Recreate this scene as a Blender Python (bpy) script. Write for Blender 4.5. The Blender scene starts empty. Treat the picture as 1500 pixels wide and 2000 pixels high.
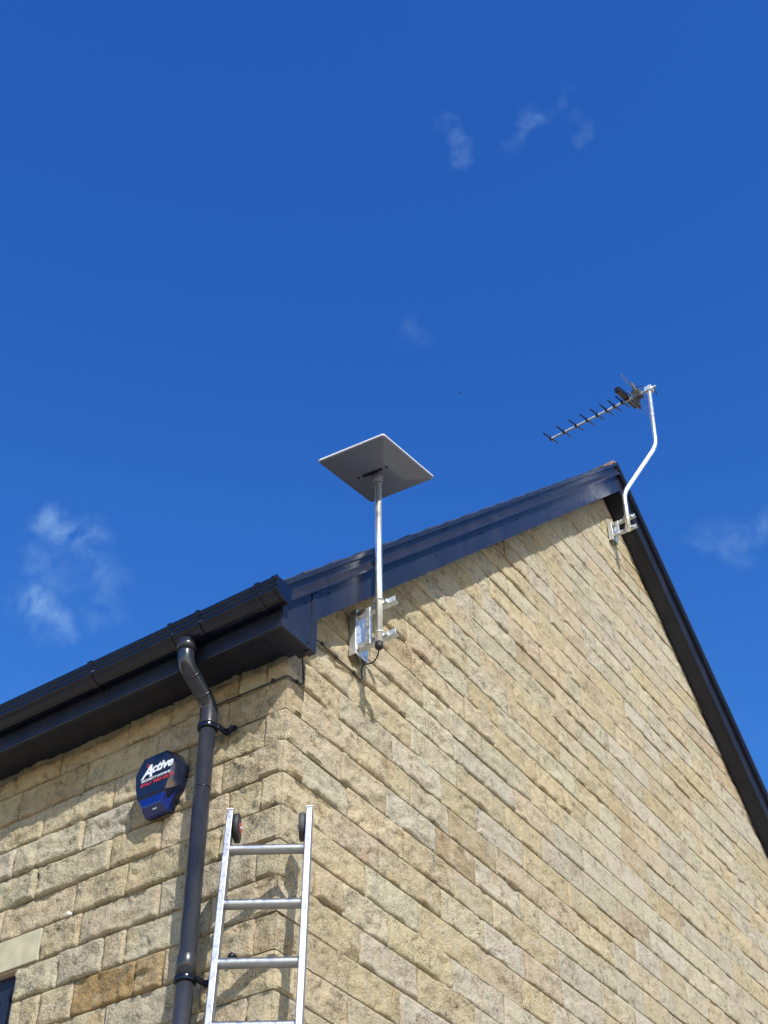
import bpy, bmesh, math, random
import numpy as np
from mathutils import Vector, Matrix, noise
rnd = random.Random(7)
S = bpy.context.scene
Z0 = 5.25                      # height of the reference bed joint (all z below are relative to it)

# ------------------------------------------------------------------ camera
R = [[0.565, -0.825, -0.007], [-0.561, -0.39, 0.73], [0.605, 0.409, 0.683]]
yaw, pitch, roll = math.radians(34.02727648), math.radians(43.1121807), math.radians(-0.55605543)
fw = Vector((math.cos(pitch)*math.cos(yaw), math.cos(pitch)*math.sin(yaw), math.sin(pitch)))
rt = Vector((math.sin(yaw), -math.cos(yaw), 0)); up = rt.cross(fw)
c_, s_ = math.cos(roll), math.sin(roll)
rt, up = c_*rt + s_*up, -s_*rt + c_*up
CAM = Vector((-3.83304416, -3.07783542, -3.6526626 + Z0))
cam = bpy.data.objects.new('camera', bpy.data.cameras.new('camera'))
S.collection.objects.link(cam); S.camera = cam
M = Matrix((rt, up, -fw)).transposed().to_4x4(); M.translation = CAM
cam.matrix_world = M
cam.data.sensor_fit = 'HORIZONTAL'; cam.data.sensor_width = 36; cam.data.lens = 36*2871.267/1500
cam.data.clip_end = 3000; cam.data.clip_start = 0.05
FPX = 2871.267
def project(P):
    d = Vector(P) - CAM
    z = d.dot(fw)
    if z <= 0.01: return (-9999, -9999)
    return 750 + FPX*d.dot(rt)/z, 1000 - FPX*d.dot(up)/z

# ------------------------------------------------------------------ world, sun, exposure
SUN = Vector((-0.74, -1.0, 1.02)).normalized()       # towards the sun
elev = math.asin(SUN.z)
W = bpy.data.worlds.new('World'); S.world = W; W.use_nodes = True
nt = W.node_tree; N = nt.nodes; L = nt.links
for n in list(N): N.remove(n)
out = N.new('ShaderNodeOutputWorld'); bg = N.new('ShaderNodeBackground')
sky = N.new('ShaderNodeTexSky'); sky.sky_type = 'NISHITA'; sky.sun_disc = False
sky.sun_elevation = elev; sky.sun_rotation = math.atan2(SUN.x, SUN.y)
sky.altitude = 1500; sky.air_density = 1.0; sky.dust_density = 0.15; sky.ozone_density = 4.5
bg.inputs['Strength'].default_value = 0.13
# camera-like colour response of the whole sky: deeper blue, one curve for every direction
sep = N.new('ShaderNodeSeparateColor'); hs = N.new('ShaderNodeCombineColor')
for ch, (k_, p_) in enumerate(((.509, 2.04), (.685, 1.54), (1.22, 1.0))):
    pw_ = N.new('ShaderNodeMath'); pw_.operation = 'POWER'; pw_.inputs[1].default_value = p_
    ml_ = N.new('ShaderNodeMath'); ml_.operation = 'MULTIPLY'; ml_.inputs[1].default_value = k_
    L.new(sep.outputs[ch], pw_.inputs[0]); L.new(pw_.outputs[0], ml_.inputs[0]); L.new(ml_.outputs[0], hs.inputs[ch])
L.new(sky.outputs[0], sep.inputs[0])
L.new(bg.outputs[0], out.inputs[0])
# thin wisps of cloud, placed by compass direction and height on the sky
tc = N.new('ShaderNodeTexCoord')
nz = N.new('ShaderNodeTexNoise'); nz.inputs['Scale'].default_value = 34; nz.inputs['Detail'].default_value = 7
nz.inputs['Roughness'].default_value = 0.58; nz.inputs['Distortion'].default_value = 0.5
L.new(tc.outputs['Generated'], nz.inputs['Vector'])
nr = N.new('ShaderNodeMapRange'); nr.inputs[1].default_value = 0.36; nr.inputs[2].default_value = 0.76
L.new(nz.outputs[0], nr.inputs[0])
warp = N.new('ShaderNodeTexNoise'); warp.inputs['Scale'].default_value = 45; warp.inputs['Detail'].default_value = 5
L.new(tc.outputs['Generated'], warp.inputs['Vector'])
ws = N.new('ShaderNodeVectorMath'); ws.operation = 'SUBTRACT'; ws.inputs[1].default_value = (0.5, 0.5, 0.5)
L.new(warp.outputs['Color'], ws.inputs[0])
wm = N.new('ShaderNodeVectorMath'); wm.operation = 'SCALE'; wm.inputs['Scale'].default_value = 0.034
L.new(ws.outputs[0], wm.inputs[0])
wa = N.new('ShaderNodeVectorMath'); wa.operation = 'ADD'
L.new(tc.outputs['Generated'], wa.inputs[0]); L.new(wm.outputs[0], wa.inputs[1])
prev = None
patches = [((0.4657, 0.2636, 0.8448), 0.0076, 0.400),
           ((0.4745, 0.2626, 0.8401), 0.0085, 0.450),
           ((0.4839, 0.2608, 0.8354), 0.0085, 0.350),
           ((0.4874, 0.1875, 0.8528), 0.0068, 0.250),
           ((0.491, 0.1976, 0.8485), 0.0076, 0.350),
           ((0.4913, 0.2076, 0.8459), 0.0085, 0.500),
           ((0.4928, 0.2157, 0.843), 0.0085, 0.450),
           ((0.4956, 0.2243, 0.8391), 0.0085, 0.300),
           ((0.4987, 0.2323, 0.8351), 0.0076, 0.250),
           ((0.5047, 0.1896, 0.8422), 0.0068, 0.300),
           ((0.5122, 0.1877, 0.8381), 0.0076, 0.400),
           ((0.5177, 0.1873, 0.8348), 0.0068, 0.350),
           ((0.5444, 0.3433, 0.7654), 0.0130, 0.245),
           ((0.4689, 0.5851, 0.6617), 0.0156, 1.000),
           ((0.4807, 0.5794, 0.6583), 0.0180, 1.500),
           ((0.4884, 0.5728, 0.6583), 0.0168, 1.400),
           ((0.4963, 0.5683, 0.6563), 0.0144, 0.900),
           ((0.506, 0.5729, 0.6448), 0.0156, 0.900),
           ((0.5135, 0.572, 0.6397), 0.0156, 0.600),
           ((0.4746, 0.6007, 0.6434), 0.0120, 0.500),
           ((0.4881, 0.6117, 0.6226), 0.0156, 1.400),
           ((0.4968, 0.6059, 0.6214), 0.0144, 1.200),
           ((0.4974, 0.6121, 0.6147), 0.0156, 0.900),
           ((0.5067, 0.6048, 0.6144), 0.0144, 0.900),
           ((0.5133, 0.6022, 0.6115), 0.0100, 1.100),
           ((0.5215, 0.5794, 0.6264), 0.0180, 0.500),
           ((0.4919, 0.5949, 0.6357), 0.0200, 0.400),
           ((0.7229, 0.2258, 0.653), 0.0160, 0.450),
           ((0.7306, 0.2155, 0.6479), 0.0160, 0.600),
           ((0.7375, 0.2126, 0.641), 0.0120, 0.400),
           ((0.7325, 0.1936, 0.6526), 0.0120, 0.500),
           ((.30,.70,.65),0.0500, 0.700), ((.85,.05,.52),0.0500, 0.600), ((.2,.3,.93),0.0500, 0.500)]
for c, rad, amp in patches:
    c = Vector(c).normalized()
    ds = N.new('ShaderNodeVectorMath'); ds.operation = 'DISTANCE'; ds.inputs[1].default_value = c
    L.new(wa.outputs[0], ds.inputs[0])
    mr = N.new('ShaderNodeMapRange'); mr.interpolation_type = 'SMOOTHSTEP'
    mr.inputs[1].default_value = rad*1.25; mr.inputs[2].default_value = 0.0; mr.inputs[3].default_value = 0; mr.inputs[4].default_value = amp
    L.new(ds.outputs['Value'], mr.inputs[0])
    if prev is None: prev = mr
    else:
        mx = N.new('ShaderNodeMath'); mx.operation = 'MAXIMUM'
        L.new(prev.outputs[0], mx.inputs[0]); L.new(mr.outputs[0], mx.inputs[1]); prev = mx
mul = N.new('ShaderNodeMath'); mul.operation = 'MULTIPLY'; L.new(prev.outputs[0], mul.inputs[0]); L.new(nr.outputs[0], mul.inputs[1])
m2 = N.new('ShaderNodeMath'); m2.operation = 'MULTIPLY'; m2.inputs[1].default_value = 0.36; m2.use_clamp = True
L.new(mul.outputs[0], m2.inputs[0])
mixc = N.new('ShaderNodeMixRGB'); mixc.inputs[2].default_value = (2.9, 4.4, 5.8, 1)
L.new(m2.outputs[0], mixc.inputs[0]); L.new(hs.outputs[0], mixc.inputs[1]); L.new(mixc.outputs[0], bg.inputs[0])

sl = bpy.data.lights.new('sun', 'SUN'); sl.energy = 4.0; sl.angle = math.radians(0.53); sl.color = (1, 0.94, 0.84)
so = bpy.data.objects.new('sun', sl); S.collection.objects.link(so)
so.rotation_euler = SUN.to_track_quat('Z', 'Y').to_euler(); so.location = (-10, -14, 20)
S.view_settings.view_transform = 'Standard'; S.view_settings.look = 'None'
S.view_settings.exposure = 0.7; S.view_settings.gamma = 1.0; S.view_settings.use_curve_mapping = False
S.render.engine = 'CYCLES'

# ------------------------------------------------------------------ materials
def mat(name, col, rough=0.5, metal=0.0, spec=0.5, bump=None, var=None, rvar=None, coat=0, dust=0):
    m = bpy.data.materials.new(name); m.use_nodes = True
    t = m.node_tree; b = t.nodes['Principled BSDF']
    b.inputs['Base Color'].default_value = (*col, 1); b.inputs['Roughness'].default_value = rough
    b.inputs['Metallic'].default_value = metal; b.inputs['Specular IOR Level'].default_value = spec
    b.inputs['Coat Weight'].default_value = coat; b.inputs['Coat Roughness'].default_value = 0.08
    geo = t.nodes.new('ShaderNodeNewGeometry')
    if var:                                    # (scale, amount)
        n = t.nodes.new('ShaderNodeTexNoise'); n.inputs['Scale'].default_value = var[0]; n.inputs['Detail'].default_value = 5
        t.links.new(geo.outputs['Position'], n.inputs['Vector'])
        r = t.nodes.new('ShaderNodeMapRange'); r.inputs[1].default_value = .3; r.inputs[2].default_value = .7
        r.inputs[3].default_value = 1-var[1]; r.inputs[4].default_value = 1+var[1]
        t.links.new(n.outputs[0], r.inputs[0])
        mm = t.nodes.new('ShaderNodeVectorMath'); mm.operation = 'SCALE'; mm.inputs[0].default_value = col
        t.links.new(r.outputs[0], mm.inputs['Scale']); t.links.new(mm.outputs[0], b.inputs['Base Color'])
    if dust:
        n = t.nodes.new('ShaderNodeTexNoise'); n.inputs['Scale'].default_value = 7; n.inputs['Detail'].default_value = 8; n.inputs['Roughness'].default_value = .7
        mp = t.nodes.new('ShaderNodeMapping'); mp.inputs['Scale'].default_value = (1, 1, .25)
        t.links.new(geo.outputs['Position'], mp.inputs['Vector']); t.links.new(mp.outputs[0], n.inputs['Vector'])
        r = t.nodes.new('ShaderNodeMapRange'); r.inputs[1].default_value = .45; r.inputs[2].default_value = .8; r.inputs[4].default_value = dust
        t.links.new(n.outputs[0], r.inputs[0])
        mx = t.nodes.new('ShaderNodeMixRGB'); mx.inputs[1].default_value = (*col, 1); mx.inputs[2].default_value = (.30, .27, .22, 1)
        t.links.new(r.outputs[0], mx.inputs[0]); t.links.new(mx.outputs[0], b.inputs['Base Color'])
    if rvar:
        n = t.nodes.new('ShaderNodeTexNoise'); n.inputs['Scale'].default_value = rvar[0]; n.inputs['Detail'].default_value = 4
        t.links.new(geo.outputs['Position'], n.inputs['Vector'])
        r = t.nodes.new('ShaderNodeMapRange'); r.inputs[1].default_value = .3; r.inputs[2].default_value = .7
        r.inputs[3].default_value = rough-rvar[1]; r.inputs[4].default_value = rough+rvar[1]
        t.links.new(n.outputs[0], r.inputs[0]); t.links.new(r.outputs[0], b.inputs['Roughness'])
    if bump:                                   # (scale, strength, distance)
        n = t.nodes.new('ShaderNodeTexNoise'); n.inputs['Scale'].default_value = bump[0]; n.inputs['Detail'].default_value = 4
        t.links.new(geo.outputs['Position'], n.inputs['Vector'])
        bp = t.nodes.new('ShaderNodeBump'); bp.inputs['Strength'].default_value = bump[1]; bp.inputs['Distance'].default_value = bump[2]
        t.links.new(n.outputs[0], bp.inputs['Height']); t.links.new(bp.outputs[0], b.inputs['Normal'])
    return m

def stone_mat():
    m = bpy.data.materials.new('sandstone'); m.use_nodes = True
    t = m.node_tree; b = t.nodes['Principled BSDF']; nd = t.nodes; lk = t.links
    b.inputs['Roughness'].default_value = 0.92; b.inputs['Specular IOR Level'].default_value = 0.15
    geo = nd.new('ShaderNodeNewGeometry')
    att = nd.new('ShaderNodeAttribute'); att.attribute_name = 'stone_tint'
    pos = geo.outputs['Position']
    # each stone has its own offset so the grain is not continuous over joints
    off = nd.new('ShaderNodeVectorMath'); off.operation = 'MULTIPLY_ADD'; off.inputs[1].default_value = (37, 37, 37)
    lk.new(att.outputs['Color'], off.inputs[0]); lk.new(pos, off.inputs[2])
    def noise_(scale, detail=5, rough=.6, src=None, dist=0):
        n = nd.new('ShaderNodeTexNoise'); n.inputs['Scale'].default_value = scale; n.inputs['Detail'].default_value = detail
        n.inputs['Roughness'].default_value = rough; n.inputs['Distortion'].default_value = dist
        lk.new(src or off.outputs[0], n.inputs['Vector']); return n.outputs[0]
    def rng(v, a, b_, c, d, smooth=True):
        r = nd.new('ShaderNodeMapRange'); r.interpolation_type = 'SMOOTHSTEP' if smooth else 'LINEAR'
        for i, x in enumerate((a, b_, c, d)): r.inputs[i+1].default_value = x
        lk.new(v, r.inputs[0]); return r.outputs[0]
    def mix(f, a, bcol, mode='MIX'):
        x = nd.new('ShaderNodeMixRGB'); x.blend_type = mode
        if isinstance(f, float): x.inputs[0].default_value = f
        else: lk.new(f, x.inputs[0])
        for i, v in ((1, a), (2, bcol)):
            if isinstance(v, tuple): x.inputs[i].default_value = (*v, 1)
            else: lk.new(v, x.inputs[i])
        return x.outputs[0]
    big = noise_(9, 4, .55); mid = noise_(32, 6, .66); fine = noise_(150, 5, .7); grit = noise_(520, 3, .6)
    col = att.outputs['Color']
    # warm ochre iron staining in soft clouds
    och = rng(big, .54, .76, 0, .55)
    col = mix(och, col, (.33, .225, .105))
    # grey lime bloom
    pale = rng(noise_(14, 5, .6), .50, .72, 0, .6)
    smear = rng(noise_(20, 6, .72, None, .8), .56, .72, 0, .80)
    col = mix(pale, col, (.46, .42, .34))
    col = mix(smear, col, (.17, .145, .105))
    # dark weathering freckles
    fr0 = rng(fine, .49, .60, 0, 1)
    where = rng(noise_(8, 5, .6, None, .4), .44, .64, .26, .98)
    fm = nd.new('ShaderNodeMath'); fm.operation = 'MULTIPLY'; lk.new(fr0, fm.inputs[0]); lk.new(where, fm.inputs[1]); fr = fm.outputs[0]
    col = mix(fr, col, (.15, .12, .08))
    dk = rng(mid, .50, .68, 0, .85)
    dm = nd.new('ShaderNodeMath'); dm.operation = 'MULTIPLY'; lk.new(dk, dm.inputs[0]); lk.new(where, dm.inputs[1])
    col = mix(dm.outputs[0], col, (.12, .105, .085))
    gr = rng(grit, .3, .7, .78, 1.2, False)
    sc = nd.new('ShaderNodeVectorMath'); sc.operation = 'SCALE'; lk.new(col, sc.inputs[0]); lk.new(gr, sc.inputs['Scale'])
    lk.new(sc.outputs[0], b.inputs['Base Color'])
    # relief: pitted grain over tooled lumps
    vor = nd.new('ShaderNodeTexVoronoi'); vor.inputs['Scale'].default_value = 75; vor.feature = 'F1'
    lk.new(off.outputs[0], vor.inputs['Vector'])
    add = nd.new('ShaderNodeMath'); add.operation = 'MULTIPLY_ADD'; add.inputs[1].default_value = .55
    lk.new(fine, add.inputs[0]); add.inputs[1].default_value = .9; lk.new(mid, add.inputs[2])
    ad2 = nd.new('ShaderNodeMath'); ad2.operation = 'MULTIPLY_ADD'; ad2.inputs[1].default_value = .35
    lk.new(vor.outputs['Distance'], ad2.inputs[0]); lk.new(add.outputs[0], ad2.inputs[2])
    bp = nd.new('ShaderNodeBump'); bp.inputs['Strength'].default_value = 1.0; bp.inputs['Distance'].default_value = .0095
    lk.new(ad2.outputs[0], bp.inputs['Height']); lk.new(bp.outputs[0], b.inputs['Normal'])
    return m

SANDSTONE = stone_mat()
MORTAR = mat('mortar', (.47, .355, .30), .95, bump=(140, .6, .004), var=(30, .15), spec=.1)
ASHLAR = mat('sawn_stone', (.38, .355, .262), .85, bump=(260, .4, .002), var=(16, .12), spec=.2)
PVC = mat('navy_grey_plastic', (.012, .015, .028), .28, rvar=(3, .03), spec=.34, dust=.05)
GUTTER = mat('black_plastic', (.003, .005, .017), .20, rvar=(9, .03), spec=.38, dust=.02)
PIPE = mat('downpipe_plastic', (.013, .017, .028), .30, dust=.10, rvar=(12, .06), var=(14, .12))
ALU = mat('aluminium', (.31, .325, .35), .42, metal=1, rvar=(60, .10), var=(25, .08), bump=(300, .12, .001))
STEEL = mat('galvanised_steel', (.62, .64, .66), .6, metal=1, rvar=(55, .12), var=(45, .16))
POLE = mat('bright_tube', (.86, .86, .84), .42, metal=1, rvar=(30, .05))
DISHBACK_SHADED = mat('shaded_dish_back_plastic', (.135, .152, .215), .5, bump=(120, .05, .001), var=(8, .04))  # light shell; its underside shade is put into this darker, bluer colour
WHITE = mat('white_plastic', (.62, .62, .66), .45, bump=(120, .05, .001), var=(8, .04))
BLACK = mat('black_rubber', (.014, .014, .016), .6)
GREYRUB = mat('worn_tyre_rubber', (.05, .055, .06), .7, var=(60, .4))
RED = mat('red_plastic', (.5, .03, .03), .5)
NAVY = mat('siren_cover_plastic', (.007, .010, .028), .22, coat=.15, rvar=(20, .04))
BLUE = mat('blue_lens_plastic', (.003, .014, .14), .2, coat=.25)
INKW = mat('white_print', (.58, .62, .68), .45)
INKR = mat('red_print', (.36, .03, .04), .45)
SLATE = mat('roof_tile_clay', (.035, .034, .038), .8, bump=(90, .4, .003), var=(20, .3))
TERRA = mat('terracotta', (.19, .115, .085), .8, bump=(80, .4, .003), var=(20, .25))
GLASS = mat('window_glass', (.012, .022, .045), .05, spec=.9, coat=.5)
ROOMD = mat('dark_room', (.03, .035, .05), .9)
BIRD = mat('bird_feather', (.02, .02, .022), .8)
GRASS = mat('lawn', (.09, .10, .035), .95, var=(2.5, .35), bump=(40, .8, .03))
BOUNCE_PAVE = mat('bounce_paving', (.42, .36, .27), .9, var=(3, .2), bump=(60, .5, .01))  # unseen ground, made pale and warm to bounce fill onto the shaded walls
DIRTW = mat('white_nylon', (.75, .75, .72), .5)
COPPERW = mat('aerial_plastic', (.006, .007, .022), .5, spec=.3)
RODS = mat('thin_rod', (.16, .17, .20), .5, metal=.6)

# ------------------------------------------------------------------ builders
class MB:
    def __init__(s): s.v = []; s.f = []; s.sm = []
    def add(s, vs, fs, smooth=False):
        o = len(s.v); s.v += [tuple(v) for v in vs]; s.f += [tuple(i+o for i in f) for f in fs]; s.sm += [smooth]*len(fs); return s
    def box(s, a, b, ux=None, uy=None, uz=None, c=None):
        if c is None:
            x0, y0, z0 = a; x1, y1, z1 = b
            vs = [(x0,y0,z0),(x1,y0,z0),(x1,y1,z0),(x0,y1,z0),(x0,y0,z1),(x1,y0,z1),(x1,y1,z1),(x0,y1,z1)]
        else:
            vs = [c + ux*(a[0] if i in (0,3,4,7) else b[0]) + uy*(a[1] if i in (0,1,4,5) else b[1]) + uz*(a[2] if i < 4 else b[2]) for i in range(8)]
        return s.add(vs, [(0,3,2,1),(4,5,6,7),(0,1,5,4),(1,2,6,5),(2,3,7,6),(3,0,4,7)])
    def tube(s, pts, r, n=14, cap=True, smooth=True):
        pts = [Vector(p) for p in pts]; rs = r if isinstance(r, (list, tuple)) else [r]*len(pts)
        rings = []; prevn = None
        for i, p in enumerate(pts):
            t = ((pts[min(i+1, len(pts)-1)] - pts[max(i-1, 0)])).normalized()
            if prevn is None:
                a = Vector((0,0,1)) if abs(t.z) < .9 else Vector((1,0,0)); nn = (a - t*a.dot(t)).normalized()
            else: nn = (prevn - t*prevn.dot(t)).normalized()
            prevn = nn; bb = t.cross(nn)
            rings.append([p + (nn*math.cos(2*math.pi*k/n) + bb*math.sin(2*math.pi*k/n))*rs[i] for k in range(n)])
        vs = [v for q in rings for v in q]; fs = []
        for i in range(len(rings)-1):
            for k in range(n): fs.append((i*n+k, i*n+(k+1) % n, (i+1)*n+(k+1) % n, (i+1)*n+k))
        s.add(vs, fs, smooth)
        if cap:
            s.add(rings[0], [tuple(reversed(range(n)))]); s.add(rings[-1], [tuple(range(n))])
        return s
    def extrude(s, prof, a, b, close=True, caps=True, smooth=False):
        """prof: list of offset vectors; swept from point a to point b"""
        a, b = Vector(a), Vector(b); n = len(prof)
        vs = [a + Vector(q) for q in prof] + [b + Vector(q) for q in prof]
        fs = [(i, (i+1) % n, n+(i+1) % n, n+i) for i in range(n if close else n-1)]
        s.add(vs, fs, smooth)
        if caps and close: s.add(vs[:n], [tuple(reversed(range(n)))]); s.add(vs[n:], [tuple(range(n))])
        return s
    def build(s, name, m, parent=None, org=None, bevel=0, local=False):
        org = Vector(org) if org is not None else Vector((0,0,0))
        pw = Vector((0,0,0)); q = parent
        while q: pw += q.location; q = q.parent
        me = bpy.data.meshes.new(name)
        if parent is not None and org == Vector((0,0,0)):
            base = pw
        else: base = Vector((org.x, org.y, org.z + (0 if local else Z0)))
        me.from_pydata([(v[0]-base.x, v[1]-base.y, v[2]+(0 if local else Z0)-base.z) for v in s.v], [], s.f)
        me.polygons.foreach_set('use_smooth', s.sm)
        bm = bmesh.new(); bm.from_mesh(me)
        bmesh.ops.remove_doubles(bm, verts=bm.verts, dist=1e-5)
        bmesh.ops.recalc_face_normals(bm, faces=bm.faces); bm.to_mesh(me); bm.free()
        me.materials.append(m)
        o = bpy.data.objects.new(name, me); S.collection.objects.link(o)
        o.location = base - pw
        if parent: o.parent = parent
        if bevel:
            md = o.modifiers.new('bevel', 'BEVEL'); md.width = bevel; md.segments = 2; md.limit_method = 'ANGLE'; md.angle_limit = math.radians(40)
        return o
def empty(name, loc, label=None, cat=None, group=None):
    o = bpy.data.objects.new(name, None); S.collection.objects.link(o); o.location = (loc[0], loc[1], loc[2]+Z0); o.empty_display_size = .2
    tag(o, label, cat, group); return o
def tag(o, label=None, cat=None, group=None, kind=None):
    if label: o['label'] = label
    if cat: o['category'] = cat
    if group: o['group'] = group
    if kind: o['kind'] = kind
    return o
def V(*a): return Vector(a)
def arc(p0, p1, p2, n=6):
    p0, p1, p2 = Vector(p0), Vector(p1), Vector(p2)
    return [p0*(1-t)**2 + p1*2*t*(1-t) + p2*t*t for t in [i/n for i in range(n+1)]]
def fillet(pts, r=.05, n=6):
    pts = [Vector(p) for p in pts]; o = [pts[0]]
    for i in range(1, len(pts)-1):
        a = (pts[i-1]-pts[i]).normalized()*r; b = (pts[i+1]-pts[i]).normalized()*r
        o += arc(pts[i]+a, pts[i], pts[i]+b, n)
    return o + [pts[-1]]

# ------------------------------------------------------------------ the setting
g = MB().box((-400,-400,-.3), (400,400,0)); o = g.build('ground', GRASS, local=True); tag(o, kind='structure')
g = MB().box((-9,-9,.004), (16,0.2,.03)); o = g.build('bounce_pavement', BOUNCE_PAVE, local=True); tag(o, kind='structure')  # out of view; its pale colour serves as a warm bounce surface
g = MB().box((-9,.2,.004), (-.1,9,.031)); o = g.build('path', BOUNCE_PAVE, local=True); tag(o, kind='structure')  # out of view, same pale bounce colour along the eaves wall

# ------------------------------------------------------------------ the house
XA = 3.65                      # ridge position along the gable
WID = 2*XA; DEP = 8.0; H = .15
house = empty('stone_house', (0, 0, -Z0), 'buff rock-faced stone house corner with navy fascia and steep gable', 'house')
gable = MB()
# mortar core of the gable wall (pentagon slab) behind the stones
xs = [(0.0075, -Z0), (WID-.012, -Z0), (WID-.012, .245), (XA, .245+XA-.01), (0.0075, .25)]
vs = [(x, .0075, z) for x, z in xs] + [(x, .10, z) for x, z in xs]
gable.add(vs, [(4,3,2,1,0), (5,6,7,8,9)] + [(i, (i+1) % 5, 5+(i+1) % 5, 5+i) for i in range(5)])
gable_o = gable.build('gable_wall', MORTAR, house)
WY0, WY1, WZ1, WZ0_ = 1.334, 2.55, -.901, -2.1      # window opening on the eaves wall
fr = MB()
fr.box((.0075, .1015, -Z0), (.10, WY0, .25)).box((.0075, WY1, -Z0), (.10, DEP, .25))
fr.box((.0075, WY0, WZ1), (.10, WY1, .25)).box((.0075, WY0, -Z0), (.10, WY1, WZ0_))
front_o = fr.build('front_wall', MORTAR, house)
bk = MB().box((WID-.1, .1, -Z0), (WID, DEP, .25)).box((.1, DEP-.1, -Z0), (WID-.1, DEP, .25))
bk.build('rear_wall', ASHLAR, house)

# stones -------------------------------------------------------------
def tint(far=0.0):
    """far: 0 near the corner (warmer stone) .. 1 towards the other end of the gable (greyer stone)"""
    u = rnd.random()
    if u < .72-.42*far: c = Vector((.415, .352, .240))
    elif u < .95: c = Vector((.405, .366, .280))
    elif u < .985: c = Vector((.365, .300, .195))
    else: c = Vector((.320, .240, .145))
    k = rnd.uniform(1.0, 1.16)
    return (c.x*k*rnd.uniform(.98, 1.02), c.y*k, c.z*k*rnd.uniform(.93, 1.07))
def stone_mesh(place, s0, s1, z0, z1, cell, seed, corner=None, smooth_face=False, depth=.045):
    """grid over the stone face; place(s, z, d) -> world point with d = outward distance"""
    rr = random.Random(seed)
    nx = max(3, int((s1-s0)/cell)); nz_ = max(3, int((z1-z0)/cell))
    ss = [s0 + (s1-s0)*i/nx for i in range(nx+1)]
    if corner is not None:
        ss = sorted(set([round(x, 5) for x in ss if abs(x) > cell*.55] + [-.001, 0.0, .001, -.016, .016])); nx = len(ss)-1
    bulge = rr.choice([.002, .003, .004, .005, .007, .009, .013]); tiltx = rr.uniform(-.004, .004); tiltz = rr.uniform(-.003, .006)
    calm = 1.0 if (corner is not None or place is pl_front) else max(.42, 1.0 - .24*max(0, (s0+s1)/2-.6))
    bulge *= calm; tiltx *= calm; tiltz *= calm
    ox = rr.uniform(0, 100); edge = [rr.uniform(-.001, .004) for _ in range(4)]
    lump = rr.uniform(.004, .0105); wav = rr.uniform(0, 50)
    frac = (rr.random() < .34, rr.uniform(-.9, .9), rr.uniform(-.25, .35), rr.uniform(.003, .009), rr.choice([-1, 1]))
    chip = (rr.random() < .30, rr.uniform(.05, .95), rr.choice([0, 0, 1])*1.0, rr.uniform(.02, .055))
    verts = []
    for j in range(nz_+1):
        v = j/nz_
        for i, s in enumerate(ss):
            u = (s-s0)/(s1-s0)
            ds = min(s-s0, s1-s); dz = min(v, 1-v)*(z1-z0)
            m = min(1, ds/.006); m2 = min(1, dz/.006)
            m = (m*(2-m))*(m2*(2-m2))
            p = Vector((s*9+ox, 0, (z0+v*(z1-z0))*13+ox))
            f = noise.fractal(p, 1.0, 2.0, 4)
            cellv = noise.cell(Vector((s*16+ox+noise.noise(p)*1.3, 3.1, (v*(z1-z0))*20+ox+noise.noise(p+Vector((5,5,5)))*1.3)))
            d = .003 + m*(bulge + tiltx*(u-.5)*2 + tiltz*(.5-v)*2 + (f*lump*1.4 + noise.noise(p*4.1)*.0022)*calm + cellv*.0055*calm)
            if chip[0]:
                q = math.hypot((u-chip[1])*(s1-s0), (v-chip[2])*(z1-z0))
                if q < chip[3]: d -= .013*(1-(q/chip[3])**2)*.9
            if frac[0]:
                ln_ = (u-.5)*frac[1] + (v-.5) + frac[2] + noise.noise(Vector((s*14+ox, v*2, 9)))*.30 + noise.noise(Vector((s*50+ox, v*7, 3)))*.10
                if ln_*frac[4] > 0: d -= frac[3]*min(1, abs(ln_)*14)
            if corner is not None: d *= min(1, abs(s)/.018)*.95 + .05
            if smooth_face: d = .004
            jz = 0; js = 0
            if j in (0, nz_): jz = noise.noise(Vector((s*18+wav, j, 2)))*.0022 + noise.noise(Vector((s*70+wav, j, 5)))*.0014
            if i in (0, nx): js = noise.noise(Vector((v*3+wav, i, 7)))*.004
            verts.append(place(s+js, z0+v*(z1-z0)+jz, max(d, -.0045)))
    n1 = nx+1; faces = [(j*n1+i, j*n1+i+1, (j+1)*n1+i+1, (j+1)*n1+i) for j in range(nz_) for i in range(nx)]
    # skirt into the wall
    rim = [i for i in range(n1)] + [j*n1+nx for j in range(1, nz_+1)] + [nz_*n1+i for i in range(nx-1, -1, -1)] + [j*n1 for j in range(nz_-1, 0, -1)]
    o = len(verts)
    for k in rim:
        j, i = divmod(k, n1); verts.append(place(ss[i], z0+(z1-z0)*j/nz_, -depth))
    nr_ = len(rim)
    faces += [(rim[k], o+k, o+(k+1) % nr_, rim[(k+1) % nr_]) for k in range(nr_)]
    return verts, faces
def pl_gable(s, z, d): return (s, -d, z)
def pl_front(s, z, d): return (-d, s, z)
def pl_corner(s, z, d):                 # s < 0 runs along the eaves wall, s > 0 along the gable
    if abs(s) < 1e-6: return (-d*.7-.001, -d*.7-.001, z)
    return (s, -d, z) if s > 0 else (-d, -s, z)

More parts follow.
